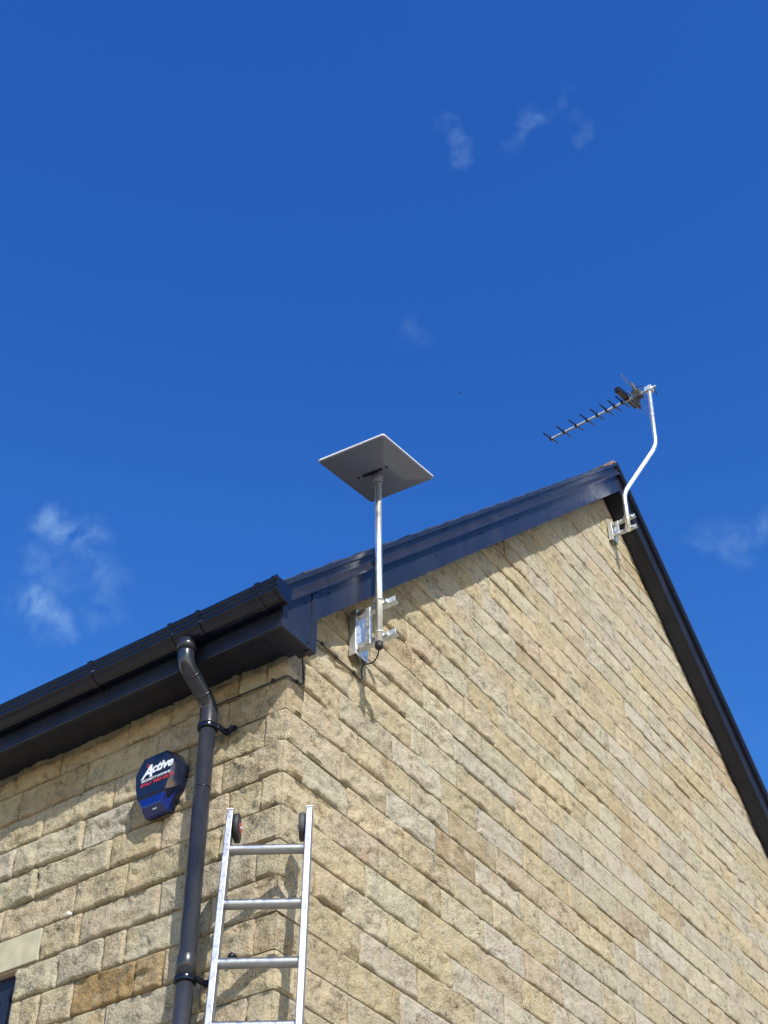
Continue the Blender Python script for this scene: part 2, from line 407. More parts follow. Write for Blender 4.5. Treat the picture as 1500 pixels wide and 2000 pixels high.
KJ_E = {-1:[.105,.251,.624,.87,1.276], 0:[.302,.683,1.095,1.505], 1:[.1,.505,.916,1.328], 2:[.31,.795,1.064,1.467],
        3:[.099,.271,.612,.886,1.305], 4:[.29,.777,1.06,1.476], 5:[.107,.583,1.004,1.219], 6:[.313,.745,.857],
        7:[.097,.527,.671,.993], 8:[.33,.805,1.2], 9:[.114,.5,.9]}
KJ_G = {-3:[.879,1.3,1.879,2.285], -2:[.56,.92,1.32,1.77], -1:[.094,.361,.767,1.172,1.476,1.925,2.38],
        0:[.102,.503,.906,1.231,1.641,2.079], 1:[.376,.711,1.11,1.443,1.854], 2:[.116,.43,.844,1.249,1.583],
        3:[.334,.654,1.134], 4:[.112,.559,.951], 5:[.223,.403,.721,1.2], 6:[.13,.521,.93], 7:[.379,.8], 8:[.12,.45], 9:[.35,.7]}
stones = []         # (place, s0, s1, z0, z1, corner, wall)
J = .0027
def course(k):
    """course between joint k (top) and k+1 (bottom)"""
    zt = -H*k - J; zb = -H*(k+1) + J
    return zt, zb
def randjoints(start, end, seedk):
    r = random.Random(seedk*7919+13); xs = []; x = start
    while True:
        x += r.choice([.18, .24, .28, .32, .36, .40, .44, .48, .30, .38])
        if x > end-.12: break
        xs.append(x)
    return xs
for k in range(-28, 35):
    zt, zb = course(k)
    if zb < -Z0: break
    # limits from the rake: top of wall z = x + .245
    xl = max(0, zt-.245); xr = WID-max(0, zt-.245)
    if zt > .245+XA-.05: continue
    xl2 = max(0, zb-.245)                       # the bottom of the course reaches a little further out
    qe = qg = None
    if k >= -1:
        je = list(KJ_E.get(k, [.10 if k % 2 else .31])); jg = list(KJ_G.get(k, [.34 if k % 2 else .11]))
        jg += randjoints(jg[-1], WID-.12, k+50)
        je += [x for x in randjoints(je[-1], DEP-.1, k+90)]
        stones.append((pl_corner, -je[0]+J, jg[0]-J, zb, zt, True, 'corner'))
        pts = jg + [WID-.004]
        for a, b in zip(pts[:-1], pts[1:]): stones.append((pl_gable, a+J, b-J, zb, zt, None, 'gable'))
        pts = je + [DEP]
        zmid = (zt+zb)/2
        for a, b in zip(pts[:-1], pts[1:]):
            if zmid < WZ1+.15 and zmid > WZ0_:
                if k == 5: lo, hi = 1.219, 2.665      # lintel course
                else: lo, hi = WY0, WY1
                if a >= lo-1e-6 and b <= hi+1e-6: continue
                if a < lo < b:
                    stones.append((pl_front, a+J, lo-(J if k == 5 else 0), zb, zt, None, 'front'))
                    if b > hi: stones.append((pl_front, hi+J, b-J, zb, zt, None, 'front'))
                    continue
                if a < hi < b: stones.append((pl_front, hi+(J if k == 5 else 0), b-J, zb, zt, None, 'front')); continue
                if a >= lo and b <= hi: continue
            stones.append((pl_front, a+J, b-J, zb, zt, None, 'front'))
    else:
        js = [x for x in KJ_G.get(k, [])]
        st = max(xl2-.05, 0)
        js = [x for x in js if x > st+.1]
        if js: js = js + randjoints(js[-1], xr-.1, k+50)
        else: js = randjoints(st + .12*((k*5) % 3), xr-.1, k+50)
        pts = [max(st, 0.0)+.0] + js + [WID-st]
        for a, b in zip(pts[:-1], pts[1:]): stones.append((pl_gable, a+J, b-J, zb, zt, None, 'gable'))

def vis(st):
    pl, s0, s1, zb, zt, cn, wall = st
    pts = [pl(s, z, 0) for s in (s0, s1) for z in (zb, zt)]
    pr = [project((x, y, z+Z0)) for x, y, z in pts]
    us = [q[0] for q in pr]; vs_ = [q[1] for q in pr]
    inside = max(us) > -20 and min(us) < 1520 and max(vs_) > 0 and min(vs_) < 2020
    u0, u1 = max(0, min(us)), min(1500, max(us)); v0, v1 = max(0, min(vs_)), min(2000, max(vs_))
    # hidden above the rake
    sm = (s0+s1)/2
    if wall == 'gable' and (zb - .245 > min(s1, WID-s0)): return 0, False
    # area of the projected quad
    q = [pr[0], pr[1], pr[3], pr[2]]
    ar = abs(sum(q[i][0]*q[(i+1) % 4][1]-q[(i+1) % 4][0]*q[i][1] for i in range(4)))/2
    full = max(1e-6, (max(us)-min(us))*(max(vs_)-min(vs_)))
    frac = max(0, u1-u0)*max(0, v1-v0)/full
    return ar*frac, inside and frac > 0
info = [(vis(s), s) for s in stones]
order = sorted(range(len(info)), key=lambda i: -info[i][0][0])
named = set(order[:300])
print('stones total', len(stones), 'in view', sum(1 for a in info if a[0][1]))
def clip_rake(v):
    """cut stones to the rake line under the bargeboard"""
    x, y, z = v
    lim = .245 + (x if x < XA else WID-x)
    return (x, y, min(z, lim)) if z > lim else v
SPECIAL = {}        # tints read off the photograph for the stones that stand out: (wall, course, order along) -> colour
rest = {'gable': ([], [], []), 'front': ([], [], []), 'corner': ([], [], [])}
def add_tint(me, cols_per_face):
    a = me.color_attributes.new('stone_tint', 'FLOAT_COLOR', 'CORNER')
    arr = np.ones((len(me.loops), 4), dtype=np.float32); i = 0
    for p, c in zip(me.polygons, cols_per_face):
        arr[p.loop_start:p.loop_start+p.loop_total, :3] = c
    a.data.foreach_set('color', arr.ravel())
for idx, ((ar, inside), st) in enumerate(info):
    pl, s0, s1, zb, zt, cn, wall = st
    if s1-s0 < .02: continue
    cell = .0095 if (inside and ar > 500) else (.018 if inside else .05)
    kk = round(-(zt+J)/H)
    vs, fs = stone_mesh(pl, s0, s1, zb, zt, cell, idx*31+5, cn)
    yc = (s0+s1)/2
    col = tint(min(1, yc/3.5) if wall == 'gable' else 0)
    if wall == 'front' and kk == 7 and .53 < yc < .99: col = (.31, .215, .10)
    if wall == 'front' and kk == 7 and .52 < yc < .67: col = (.36, .27, .15)
    if wall == 'front' and kk <= 1: col = (col[0]*.98, col[1]*.98, col[2]*.96)
    if wall == 'gable':
        vs = [clip_rake(v) for v in vs]
        if kk == 1 and 1.11 < yc < 1.443: col = (.34, .27, .17)
        if kk == 0 and 1.231 < yc < 1.641: col = (.36, .295, .19)
    if idx in named:
        me = bpy.data.meshes.new('stone')
        c = Vector(vs[0])
        c = Vector((sum(v[0] for v in vs)/len(vs), sum(v[1] for v in vs)/len(vs), sum(v[2] for v in vs)/len(vs)+Z0))
        me.from_pydata([(v[0]-c.x, v[1]-c.y, v[2]+Z0-c.z) for v in vs], [], fs)
        add_tint(me, [col]*len(fs)); me.materials.append(SANDSTONE)
        me.polygons.foreach_set('use_smooth', [True]*len(fs))
        if cn: me.set_sharp_from_angle(angle=math.radians(38))
        o = bpy.data.objects.new('corner_stone' if cn else 'stone', me); S.collection.objects.link(o)
        o.parent = gable_o if wall in ('gable', 'corner') else front_o
        o.location = c - (house.location + o.parent.location)
    else:
        V_, F_, C_ = rest['gable' if wall == 'corner' else wall]; of = len(V_)
        V_ += [(v[0], v[1], v[2]+Z0) for v in vs]; F_ += [tuple(i+of for i in f) for f in fs]; C_ += [col]*len(fs)
for wall, par in (('gable', gable_o), ('front', front_o)):
    V_, F_, C_ = rest[wall]
    me = bpy.data.meshes.new('stonework'); b0 = house.location + par.location
    me.from_pydata([tuple(Vector(v)-b0) for v in V_], [], F_); add_tint(me, C_); me.materials.append(SANDSTONE)
    me.polygons.foreach_set('use_smooth', [True]*len(F_))
    o = bpy.data.objects.new('stonework', me); S.collection.objects.link(o); o.parent = par; o['kind'] = 'stuff'

# window with lintel ---------------------------------------------------
MB().box((-.008, 1.225, -.896), (.10, 2.66, -.754)).build('lintel', ASHLAR, front_o, bevel=.003)
MB().box((-.05, 1.25, -2.19), (.10, 2.63, -2.105)).build('sill', ASHLAR, front_o, bevel=.004)
wo = MB()
wo.box((.035, WY0, WZ1-.055), (.10, WY1, WZ1)).box((.035, WY0, WZ0_), (.10, WY1, WZ0_+.06))
wo.box((.035, WY0, WZ0_+.06), (.10, WY0+.055, WZ1-.055)).box((.035, WY1-.055, WZ0_+.06), (.10, WY1, WZ1-.055))
wo.box((.035, 1.91, WZ0_+.06), (.10, 1.97, WZ1-.055))
win = wo.build('window', PVC, house, bevel=.003)
for a, b in ((WY0+.055, 1.91), (1.97, WY1-.055)):
    s = MB(); e = .045; z1, z0 = WZ1-.06, WZ0_+.065
    s.box((.028, a+.004, z1-e), (.09, b-.004, z1)).box((.028, a+.004, z0), (.09, b-.004, z0+e))
    s.box((.028, a+.004, z0+e), (.09, a+.004+e, z1-e)).box((.028, b-.004-e, z0+e), (.09, b-.004, z1-e))
    s.build('sash', PVC, win, bevel=.003)
    MB().box((.06, a+.004+e, z0+e), (.07, b-.004-e, z1-e)).build('pane', GLASS, win)
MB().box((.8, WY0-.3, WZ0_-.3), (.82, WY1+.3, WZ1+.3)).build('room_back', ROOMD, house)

# eaves: fascia, soffit, box end, barge, verge -------------------------
OV = .13
MB().box((-.21, -OV+.012, .083), (-.188, DEP+.1, .262)).build('fascia', PVC, house, bevel=.003)
MB().box((-.188, -OV+.012, .118), (-.003, DEP+.1, .128)).build('soffit', PVC, house)
# box end: outer panel following the rake, bottom closer, corner strip
bx = MB(); y0, y1 = -OV, -OV+.012
pr = [(-.212, .079), (-.022, .079), (-.022, .079+.33), (-.212, .188)]
bx.add([(x, y0, z) for x, z in pr] + [(x, y1, z) for x, z in pr], [(3,2,1,0), (4,5,6,7)] + [(i, (i+1) % 4, 4+(i+1) % 4, 4+i) for i in range(4)])
bx.build('box_end_panel', PVC, house, bevel=.0015)
MB().box((-.186, -OV+.013, .084), (.012, -.05, .094)).box((-.186, -.05, .1), (.0, -.004, .11)).build('box_end_base', PVC, house, bevel=.001)
MB().box((-.0215, -OV-.004, .076), (.016, -.094, .39)).build('corner_strip', PVC, house, bevel=.0015)
def rake_prism(mb, prof, xa_, xb, side):
    """prof: list of (d outward, h vertical offset over the line z = x) closed; runs from xa_ to xb up the rake"""
    n = len(prof); vs = []
    for x in (xa_, xb):
        for d, h in prof:
            xx = x if side < 0 else WID-x
            vs.append((xx, -d, x+h))
    fs = [(i, (i+1) % n, n+(i+1) % n, n+i) for i in range(n)] + [tuple(range(n-1, -1, -1)), tuple(range(n, 2*n))]
    mb.add(vs, fs)
for side in (-1, 1):
    # barge board in three lengths with visible butt joints
    segs = [(.005, 3.497), (3.500, XA)] if side < 0 else [(.005, 2.2), (2.203, XA)]
    if side > 0: segs = [(.0, 3.647)]
    for a, b in segs:
        m_ = MB(); rake_prism(m_, [(OV-.018, .245), (OV, .240), (OV, .405), (OV-.018, .405)], a, b, side)
        m_.build('bargeboard', PVC, house, bevel=.001)
    m_ = MB(); rake_prism(m_, [(-.02, .262), (OV-.018, .262), (OV-.018, .270), (-.02, .270)], .0, XA-.004, side)
    m_.build('rake_soffit', PVC, house)
    # dry verge trim: shaped section, in overlapping lengths
    b0 = -.235
    cuts = [b0, 1.10, 2.46, XA] if side < 0 else [b0, .9, 2.3, XA]
    for i, (a, b) in enumerate(zip(cuts[:-1], cuts[1:])):
        e = .0015*(i % 2)
        prof = [(OV-.012, .404), (OV+.026+e, .400), (OV+.026+e, .412), (OV+.001+e, .452), (OV+.003+e, .492), (OV+.020+e, .498),
                (OV+.024+e, .524), (OV+.016+e, .528), (OV-.012, .528)]
        m_ = MB(); rake_prism(m_, prof, a, b-.001, side); m_.build('verge_trim', PVC, house)
    # fixing pins on the barge board
    for t in (.10, .52, 1.0, 1.48, 1.50, 1.95, 2.45, 2.9, 3.42):
        x = t; xx = x if side < 0 else WID-x
        hz = .36 if rnd.random() < .6 else .33
        MB().tube([(xx, -OV, x+hz), (xx, -OV-.004, x+hz)], [.006, .0045], 8).build('fixing_pin', GUTTER, house)
    # apex ends
for px, pz in ((-.06, .30), (-.04, .10)):
    MB().tube([(px, -OV, pz), (px, -OV-.004, pz)], [.006, .0045], 8).build('fixing_pin', GUTTER, house)
# roof ---------------------------------------------------------------
roof = MB()
for side in (-1, 1):
    f = (lambda x: x) if side < 0 else (lambda x: WID-x)
    prof = [(-.24, .475), (XA, .475), (XA, .505), (-.24, .505)]
    vs = [(f(x), -OV+.02, x+h) for x, h in prof] + [(f(x), DEP+.1, x+h) for x, h in prof]
    roof.add(vs, [(3,2,1,0), (4,5,6,7)] + [(i, (i+1) % 4, 4+(i+1) % 4, 4+i) for i in range(4)])
roof_o = roof.build('roof', SLATE, house)
def tile_verts(x0, ya, yb, side):
    L_ = .33; lift = .011
    f = (lambda x: x) if side < 0 else (lambda x: WID-x)
    pr = [(x0, .535+.002), (x0, .535+.020), (x0+L_, .512+.012), (x0+L_, .512)]
    pr = [(x0, x0+.512+lift-.006), (x0-.006, x0+.512+lift+.012), (x0+.24, x0+.24+.512+.014), (x0+.24, x0+.24+.512)]
    vs = [(f(x), ya, z) for x, z in pr] + [(f(x), yb, z) for x, z in pr]
    return vs, [(3,2,1,0), (4,5,6,7)] + [(i, (i+1) % 4, 4+(i+1) % 4, 4+i) for i in range(4)]
gauge = .205
for side in (-1, 1):
    x = -.27; i = 0
    while x < XA-.10:
        ya = -OV+.006 + (.004 if i % 3 else .0); vs, fs = tile_verts(x, ya, ya+.20, side)
        MB().add(vs, fs).build('roof_tile', SLATE, roof_o)
        x += gauge; i += 1
fld = MB()
for side in (-1, 1):
    x = -.27
    while x < XA-.10:
        y = -OV+.195
        while y < DEP+.05:
            vs, fs = tile_verts(x, y, y+.197, side); fld.add(vs, fs); y += .2
        x += gauge
tag(fld.build('tile_field', SLATE, roof_o), kind='stuff')
y = -OV-.012
i = 0
while y < DEP:
    zc = XA+.472; n = 8; r0, r1 = .095, .082
    vs = []
    for yy, dr in ((y, .006 if i < 2 else 0), (y+(.44 if i else .072), 0)):
        for rr_ in (r0+dr, r1):
            for k in range(n+1):
                a = math.pi*(k/n); vs.append((XA+math.cos(a)*rr_*1.0, yy, zc-.045+math.sin(a)*rr_*.95))
    n1 = n+1; fs = []
    for k in range(n):
        fs += [(k, k+1, 2*n1+k+1, 2*n1+k), (n1+k, 3*n1+k, 3*n1+k+1, n1+k+1), (k, n1+k, n1+k+1, k+1), (2*n1+k, 2*n1+k+1, 3*n1+k+1, 3*n1+k)]
    fs += [(0, 2*n1, 3*n1, n1), (n, n1+n, 3*n1+n, 2*n1+n)]
    MB().add(vs, fs).build('ridge_tile', TERRA if i == 0 else SLATE, roof_o)
    y += (.445 if i else .075); i += 1

# gutter ---------------------------------------------------------------
GX, GZ = -.212, .168
gp = [(-.002,.080), (-.002,.014), (.006,.005), (.020,-.001), (.038,-.002), (.054,.001), (.067,.007), (.077,.015), (.083,.022), (.086,.028), (.092,.031), (.093,.037), (.088,.041),
      (.088,.052), (.094,.056), (.095,.062), (.090,.066), (.091,.074), (.098,.079), (.100,.090), (.095,.093), (.092,.088), (.086,.078),
      (.081,.030), (.070,.016), (.050,.007), (.008,.011), (.004,.080)]
def gsec(y0, y1, grow=0.0, clip=None):
    m_ = MB(); cx, cz = .05, .045
    pf = [((cx+(d-cx)*(1+grow*10)), cz+(h-cz)*(1+grow*10)) for d, h in gp] if grow else gp
    pf3 = [(-d, 0, h) for d, h in pf]
    m_.extrude(pf3, (GX, y0, GZ), (GX, y1, GZ)); return m_
MBg = gsec(-.16, DEP+.1)
gut = MBg.build('gutter', GUTTER, house)
def solid_end(y0, y1, s=1.0):
    m_ = MB(); outer = [(-.001,.086)] + gp[1:22]
    cx, cz = .05, .045
    m_.extrude([(-(cx+(d-cx)*s), 0, cz+(h-cz)*s) for d, h in outer], (GX, y0, GZ), (GX, y1, GZ)); return m_
def gstrap(y, w=.016, s=1.06):
    outer = gp[1:22]; cx, cz = .05, .045
    o1 = [(-(cx+(d-cx)*s), 0, cz+(h-cz)*s) for d, h in outer]
    i1 = [(-(cx+(d-cx)*.99), 0, cz+(h-cz)*.99) for d, h in outer]
    m_ = MB(); n = len(outer)
    for k in range(n-1):
        q = [o1[k], o1[k+1], i1[k+1], i1[k]]
        m_.extrude(q, (GX, y-w/2, GZ), (GX, y+w/2, GZ))
    return m_
solid_end(-.172, -.160, 1.05).build('stop_end', GUTTER, gut, bevel=.0015)
gstrap(-.149, .008, 1.07).build('stop_end_rib', GUTTER, gut)
for y in (-.066, .855, 2.4, 3.9, 5.4): gstrap(y, .024, 1.085).build('gutter_bracket', GUTTER, gut)
for y in (.248, .40): gstrap(y, .018, 1.11).build('union_rib', GUTTER, gut)
gstrap(.324, .14, 1.045).build('running_outlet', GUTTER, gut)

# downpipe ---------------------------------------------------------------
PX, PY, PR = -.088, .335, .034
OX = -.262
dp = empty('downpipe', (PX, PY, -Z0)); dp.parent = house; dp.location = Vector((PX, PY, 0)); 
MB().tube([(PX, PY, -Z0+.05), (PX, PY, -.145)], PR, 28).build('pipe', PIPE, dp)
MB().tube([(OX, PY, .172), (OX, PY, .118)], .0385, 28).build('outlet_spigot', PIPE, dp)
MB().tube([(OX, PY, .150), (OX, PY, .146), (OX, PY, .120)], [.042, .043, .0395], 28).build('collar', PIPE, dp)
path = fillet([(OX, PY, .125), (OX, PY, .055), (PX, PY, -.055), (PX, PY, -.11)], .05, 8)
MB().tube(path, .0355, 28).build('swan_neck', PIPE, dp)
d1 = (V(PX, PY, -.055)-V(OX, PY, .055)).normalized()
p1 = V(OX, PY, .055)+d1*.055
MB().tube([p1, p1+d1*.004, p1+d1*.006], [.039, .039, .036], 28).build('collar', PIPE, dp)
p2 = V(PX, PY, -.055)-d1*.055
MB().tube([p2-d1*.006, p2-d1*.004, p2], [.036, .039, .039], 28).build('collar', PIPE, dp)
MB().tube([(PX, PY, -.075), (PX, PY, -.080), (PX, PY, -.140), (PX, PY, -.150), (PX, PY, -.158)], [.036, .0385, .0385, .042, .042], 28).build('socket', PIPE, dp)
MB().tube([(PX, PY, -.455), (PX, PY, -.458), (PX, PY, -.462)], [.0342, .0352, .0342], 28).build('seam', GUTTER, dp)
MB().tube([(PX, PY, -1.165), (PX, PY, -1.170), (PX, PY, -1.255)], [.0345, .0380, .0380], 28).build('socket', PIPE, dp)
for zc, zd in ((-.168, 0), (-1.262, 0), (-2.6, 0), (-4.0, 0)):
    m_ = MB().tube([(PX, PY, zc-.010), (PX, PY, zc-.008), (PX, PY, zc+.008), (PX, PY, zc+.010)], [.040, .0425, .0425, .040], 28)
    m_.box((PX+.01, PY-.052, zc-.009), (-.012, PY-.036, zc+.009)).box((-.034, PY-.10, zc-.010), (-.020, PY-.036, zc+.010))
    m_.tube([(-.036, PY-.088, zc), (-.046, PY-.088, zc)], .009, 8)
    m_.build('pipe_clip', GUTTER, dp, bevel=.001)
MB().tube([(-.010, .175, -1.19), (-.034, .175, -1.19), (-.040, .175, -1.19)], [.014, .014, .006], 10).build('fixing_stub', GUTTER, front_o)

# ------------------------------------------------------------------ pole brackets
def bracket(name, plate_x, z0, z1, reach, arm_x, scale, label, pole, pr_, mtr):
    b = empty(name, (plate_x, 0, z0), label, 'bracket')
    pw = .048*scale; t = .004
    m_ = MB()
    fy = -.034-.018*scale
    m_.box((plate_x-pw, fy, z0-.035), (plate_x+pw, fy+t, z1+.03))
    m_.box((plate_x-pw, fy+t, z0-.035), (plate_x-pw+t, -.014, z1+.03)); m_.box((plate_x+pw-t, fy+t, z0-.035), (plate_x+pw, -.014, z1+.03))
    m_.build('wall_plate', mtr, b, bevel=.001)
    for z in (z0, z1):
        for xx in (plate_x-pw*.45, plate_x+pw*.5):
            MB().tube([(xx, fy, z-.016), (xx, fy-.006, z-.016)], .0055, 6).build('bolt_head', STEEL, b)
    ux = arm_x
    m_ = MB()
    m_.box((ux-.004, -.125*scale, z0-.01), (ux-.001, -.125*scale+.022, z1+.01)).box((ux-.001, -.125*scale, z0-.01), (ux+.014, -.125*scale+.003, z1+.01)); m_.build('upright', mtr, b, bevel=.001)
    for z in (z0, z1):
        m_ = MB(); h = .014*scale
        m_.box((ux, -reach, z-h), (ux+.004, fy-.0005, z+h)); m_.box((ux+.0042, -reach, z-h), (ux+.030*scale, fy-.0005, z-h+.004))
        m_.build('arm', mtr, b, bevel=.001)
        # U bolt round the pole, drawn back on the arm
        p = Vector(pole(z)); n = 14; rr_ = pr_+.004
        pts = [(ux+.018, p.y+rr_, z)] + [(p.x-math.cos(a)*rr_, p.y+math.sin(a)*rr_, z) for a in [math.pi/2-math.pi*k/n for k in range(n+1)]] + [(ux+.018, p.y-rr_, z)]
        MB().tube(pts, .0032, 6).build('u_bolt', STEEL, b)
        for sgn in (-1, 1):
            MB().tube([(ux+.004, p.y+sgn*rr_, z), (ux+.013, p.y+sgn*rr_, z)], .0052, 6).build('nut', STEEL, b)
        # notched clamp plate
        pts = [(-.032, 0), (-.032, .010), (-.016, .003), (0, .012), (.016, .003), (.032, .010), (.032, 0)]
        m2_ = MB(); cx = ux-.001
        ring = [(cx-w_, p.y+a_, z) for a_, w_ in pts]
        m2_.add([(x_, y_, z-h*.6) for x_, y_, _ in ring]+[(x_, y_, z+h*.6) for x_, y_, _ in ring],
                [tuple(range(6, -1, -1)), tuple(range(7, 14))]+[(i, (i+1) % 7, 7+(i+1) % 7, 7+i) for i in range(7)])
        m2_.build('clamp_plate', mtr, b)
    return b
POX, POY = .395, -.190
bracket('wall_bracket', .462, .405, .592, .262, POX+.024, 1.0, 'galvanised wall bracket holding the flat dish pole near the eaves', lambda z: (POX, POY, z), .0165, STEEL)

# ------------------------------------------------------------------ satellite dish on its pole
pole = empty('mounting_pole', (POX, POY, .325), 'straight bright silver pole carrying the flat white dish', 'pole')
MB().tube([(POX, POY, .345), (POX+.001, POY, 1.385)], .0165, 28).build('tube', POLE, pole)
MB().tube([(POX, POY, .322), (POX, POY, .326), (POX, POY, .352)], [.016, .0185, .0185], 20).build('end_cap', BLACK, pole)
dish = empty('satellite_dish', (.395, -.185, 1.36), 'flat white rectangular satellite dish tilted on top of the pole', 'satellite dish')
nrm = V(-.27, -.043, 1).normalized(); ex = V(math.cos(math.radians(4.18)), math.sin(math.radians(4.18)), 0); ex = (ex-nrm*ex.dot(nrm)).normalized(); ey = nrm.cross(ex)
DC = V(.395, -.185, 1.424); hw, hh = .517/2, .369/2
def dpt(a, b_, c): return DC + ex*a + ey*b_ + nrm*c
def rrect(w, h, r, n=4):
    pts = []
    for cx, cy, a0 in ((w-r, h-r, 0), (-w+r, h-r, 90), (-w+r, -h+r, 180), (w-r, -h+r, 270)):
        for k in range(n+1):
            a = math.radians(a0+90*k/n); pts.append((cx+r*math.cos(a), cy+r*math.sin(a)))
    return pts
def ring_loft(rings, pf, smooth=False):
    m_ = MB(); n = len(rings[0][0]); vs = []
    for pts, c in rings: vs += [pf(a, b_, c) for a, b_ in pts]
    fs = [(i*n+k, i*n+(k+1) % n, (i+1)*n+(k+1) % n, (i+1)*n+k) for i in range(len(rings)-1) for k in range(n)]
    m_.add(vs, fs, smooth); m_.add(vs[:n], [tuple(range(n))]); m_.add(vs[-n:], [tuple(range(n))]); return m_
ring_loft([(rrect(hw, hh, .014), .004), (rrect(hw, hh, .014), .010), (rrect(hw-.003, hh-.003, .012), .014)], dpt).build('face_panel', WHITE, dish, bevel=.001)
ring_loft([(rrect(hw-.001, hh-.001, .013), .003), (rrect(hw-.004, hh-.004, .012), -.002), (rrect(.115, .085, .012), -.036), (rrect(.10, .072, .012), -.038)], dpt).build('back_shell', DISHBACK_SHADED, dish)
m_ = ring_loft([(rrect(.012, .056, .011), -.0385), (rrect(.012, .056, .011), -.0405)], lambda a, b_, c: dpt(a-.055, b_, c)); m_.build('handle_slot_shade', COPPERW, dish)  # flat dark pad: the shade inside the recessed slot put into colour
for sx in (-.078, .078):
    MB().tube([dpt(-.055, sx, -.034), dpt(-.055, sx, -.040)], .006, 10).build('screw_plug', COPPERW, dish)
mt = V(POX, POY, 1.405)
MB().tube([(POX, POY, 1.330), (POX, POY, 1.334), (POX, POY, 1.365), mt], [.0225, .0235, .0235, .036], 24).build('mast_socket', DISHBACK_SHADED, dish)
# ------------------------------------------------------------------ cable
cb = empty('cable', (0.4, -.03, .27), 'thin black cable clipped along the stone joints from the dish pole round the corner', 'cable')
c1 = arc((POX, POY, .322), (POX+.02, POY+.02, .255), (POX+.055, -.075, .318), 8) + arc((POX+.055, -.075, .318), (.475, -.03, .34), (.497, -.028, .292), 6)[1:] + arc((.497, -.028, .292), (.50, -.022, .268), (.46, -.020, .288), 4)[1:]
c1 += [V(.40, -.020, .292), V(.30, -.018, .294), V(.20, -.022, .294), V(.10, -.02, .297), V(.06, -.016, .26)]
c1 += arc((.06, -.016, .26), (.066, -.020, .14), (.078, -.022, .07), 5)[1:] + arc((.078, -.022, .07), (.092, -.022, .0), (.06, -.016, -.002), 6)[1:]
c1 += [V(.03, -.013, .0), V(.004, -.012, .002), V(-.008, -.008, .003), V(-.012, .01, .003), V(-.014, .10, .0), V(-.018, .2, -.002), V(-.018, .30, .001), V(-.018, .42, -.001)]
MB().tube(c1, .0034, 8).build('cable_run', BLACK, cb)
for p in ((.44, -.022, .290), (.31, -.020, .294), (.20, -.024, .296), (.045, -.017, .0), (-.018, .06, .002)):
    MB().box((p[0]-.007, p[1]-.006, p[2]-.006), (p[0]+.007, p[1]+.006, p[2]+.007)).build('cable_clip', BLACK, cb, bevel=.001)

# ------------------------------------------------------------------ TV aerial at the apex
mast = empty('cranked_mast', (3.58, -.18, 3.42), 'bent silver mast cranked out over the gable apex', 'mast')
mp = [V(3.578, -.180, 3.415), V(3.600, -.182, 3.80), V(3.705, -.452, 4.226), V(3.795, -.452, 4.965)]
MB().tube(fillet(mp, .07, 8), .0175, 24).build('tube', POLE, mast)
bracket('wall_bracket', 3.640, 3.455, 3.555, .235, 3.60, .8, 'small galvanised bracket under the gable apex holding the bent mast',
        lambda z: tuple(mp[0]+(mp[1]-mp[0])*((z-mp[0].z)/(mp[1].z-mp[0].z))), .0175, STEEL)
aer = empty('tv_aerial', (3.79, -.45, 4.9), 'dark television aerial with eight short crossbars on a boom', 'aerial')
BA, BB = V(3.785, -.515, 4.925), V(3.82, .47, 4.925)
bd = (BB-BA).normalized()
BB = BA + bd*.96
m_ = MB(); sx, sz = V(1,0,0)*.0085, V(0,0,1)*.0085
m_.box((-.0075, 0, -.0075), (.0075, (BB-BA).length, .0075), V(1,0,0), bd, V(0,0,1), BA); m_.build('boom', STEEL, aer)
ed = V(.955, 0, .30).normalized(); ed = (ed-bd*ed.dot(bd)).normalized()
un = bd.cross(ed)
if un.z < 0: un = -un
rear = .30
def bp(t): return BA + bd*t
def at_px(u):              # boom parameter whose projection has the wanted u
    lo, hi = 0, .99
    for _ in range(30):
        mid_ = (lo+hi)/2; q = bp(mid_); uu = project((q.x, q.y, q.z+Z0))[0]
        if uu > u: lo = mid_
        else: hi = mid_
    return lo
for u in (1076, 1101.5, 1125.5, 1147, 1166.8, 1185, 1200.7, 1215.8):
    q = bp(at_px(u)); 
    d = MB().tube([q-ed*.118+un*.009, q+ed*.118+un*.009], .0062, 8).build('director', COPPERW, aer)
    MB().box((-.011, -.009, -.012), (.011, .009, .018), ed, bd, un, q).build('clip', COPPERW, d)
q = bp(at_px(1226))
m_ = MB().box((-.180, -.024, .002), (.180, .024, .046), ed, bd, un, q); m_.build('dipole_box', COPPERW, aer, bevel=.006)
tb = bp(.16)
hub = MB().box((-.030, -.035, -.03), (.030, .035, .035), ed, bd, un, tb); hub.build('reflector_hub', GREYRUB, aer, bevel=.004)
for s2 in (-1, 1):
    a0 = tb; a1 = tb - bd*.02 + un*(.125*s2) - bd*.02
    MB().tube([a0, a1+bd*.06], [.015, .010], 8).build('reflector_arm', GREYRUB, aer)
    for t_ in (.35, .68, 1.0):
        c = a0 + (a1+bd*.06-a0)*t_
        MB().tube([c-ed*.20, c+ed*.20], .0020, 6).build('reflector_rod', RODS, aer)
MB().tube([bp(.015)+un*.0, bp(.015)-un*.07], .004, 8).build('end_rod', COPPERW, aer)
cl = mp[3]-V(0,0,.035)
MB().box((-.026, -.03, -.022), (.026, .03, .022), V(1,0,0), V(0,1,0), V(0,0,1), V(3.79,-.452,4.925)).build('mast_clamp', STEEL, aer, bevel=.002)
MB().tube(arc(q+un*.03-bd*.02, q+V(0,-.12,.16), mp[3]+V(.0,.02,-.02), 12), .0035, 8).build('down_lead', BLACK, aer)

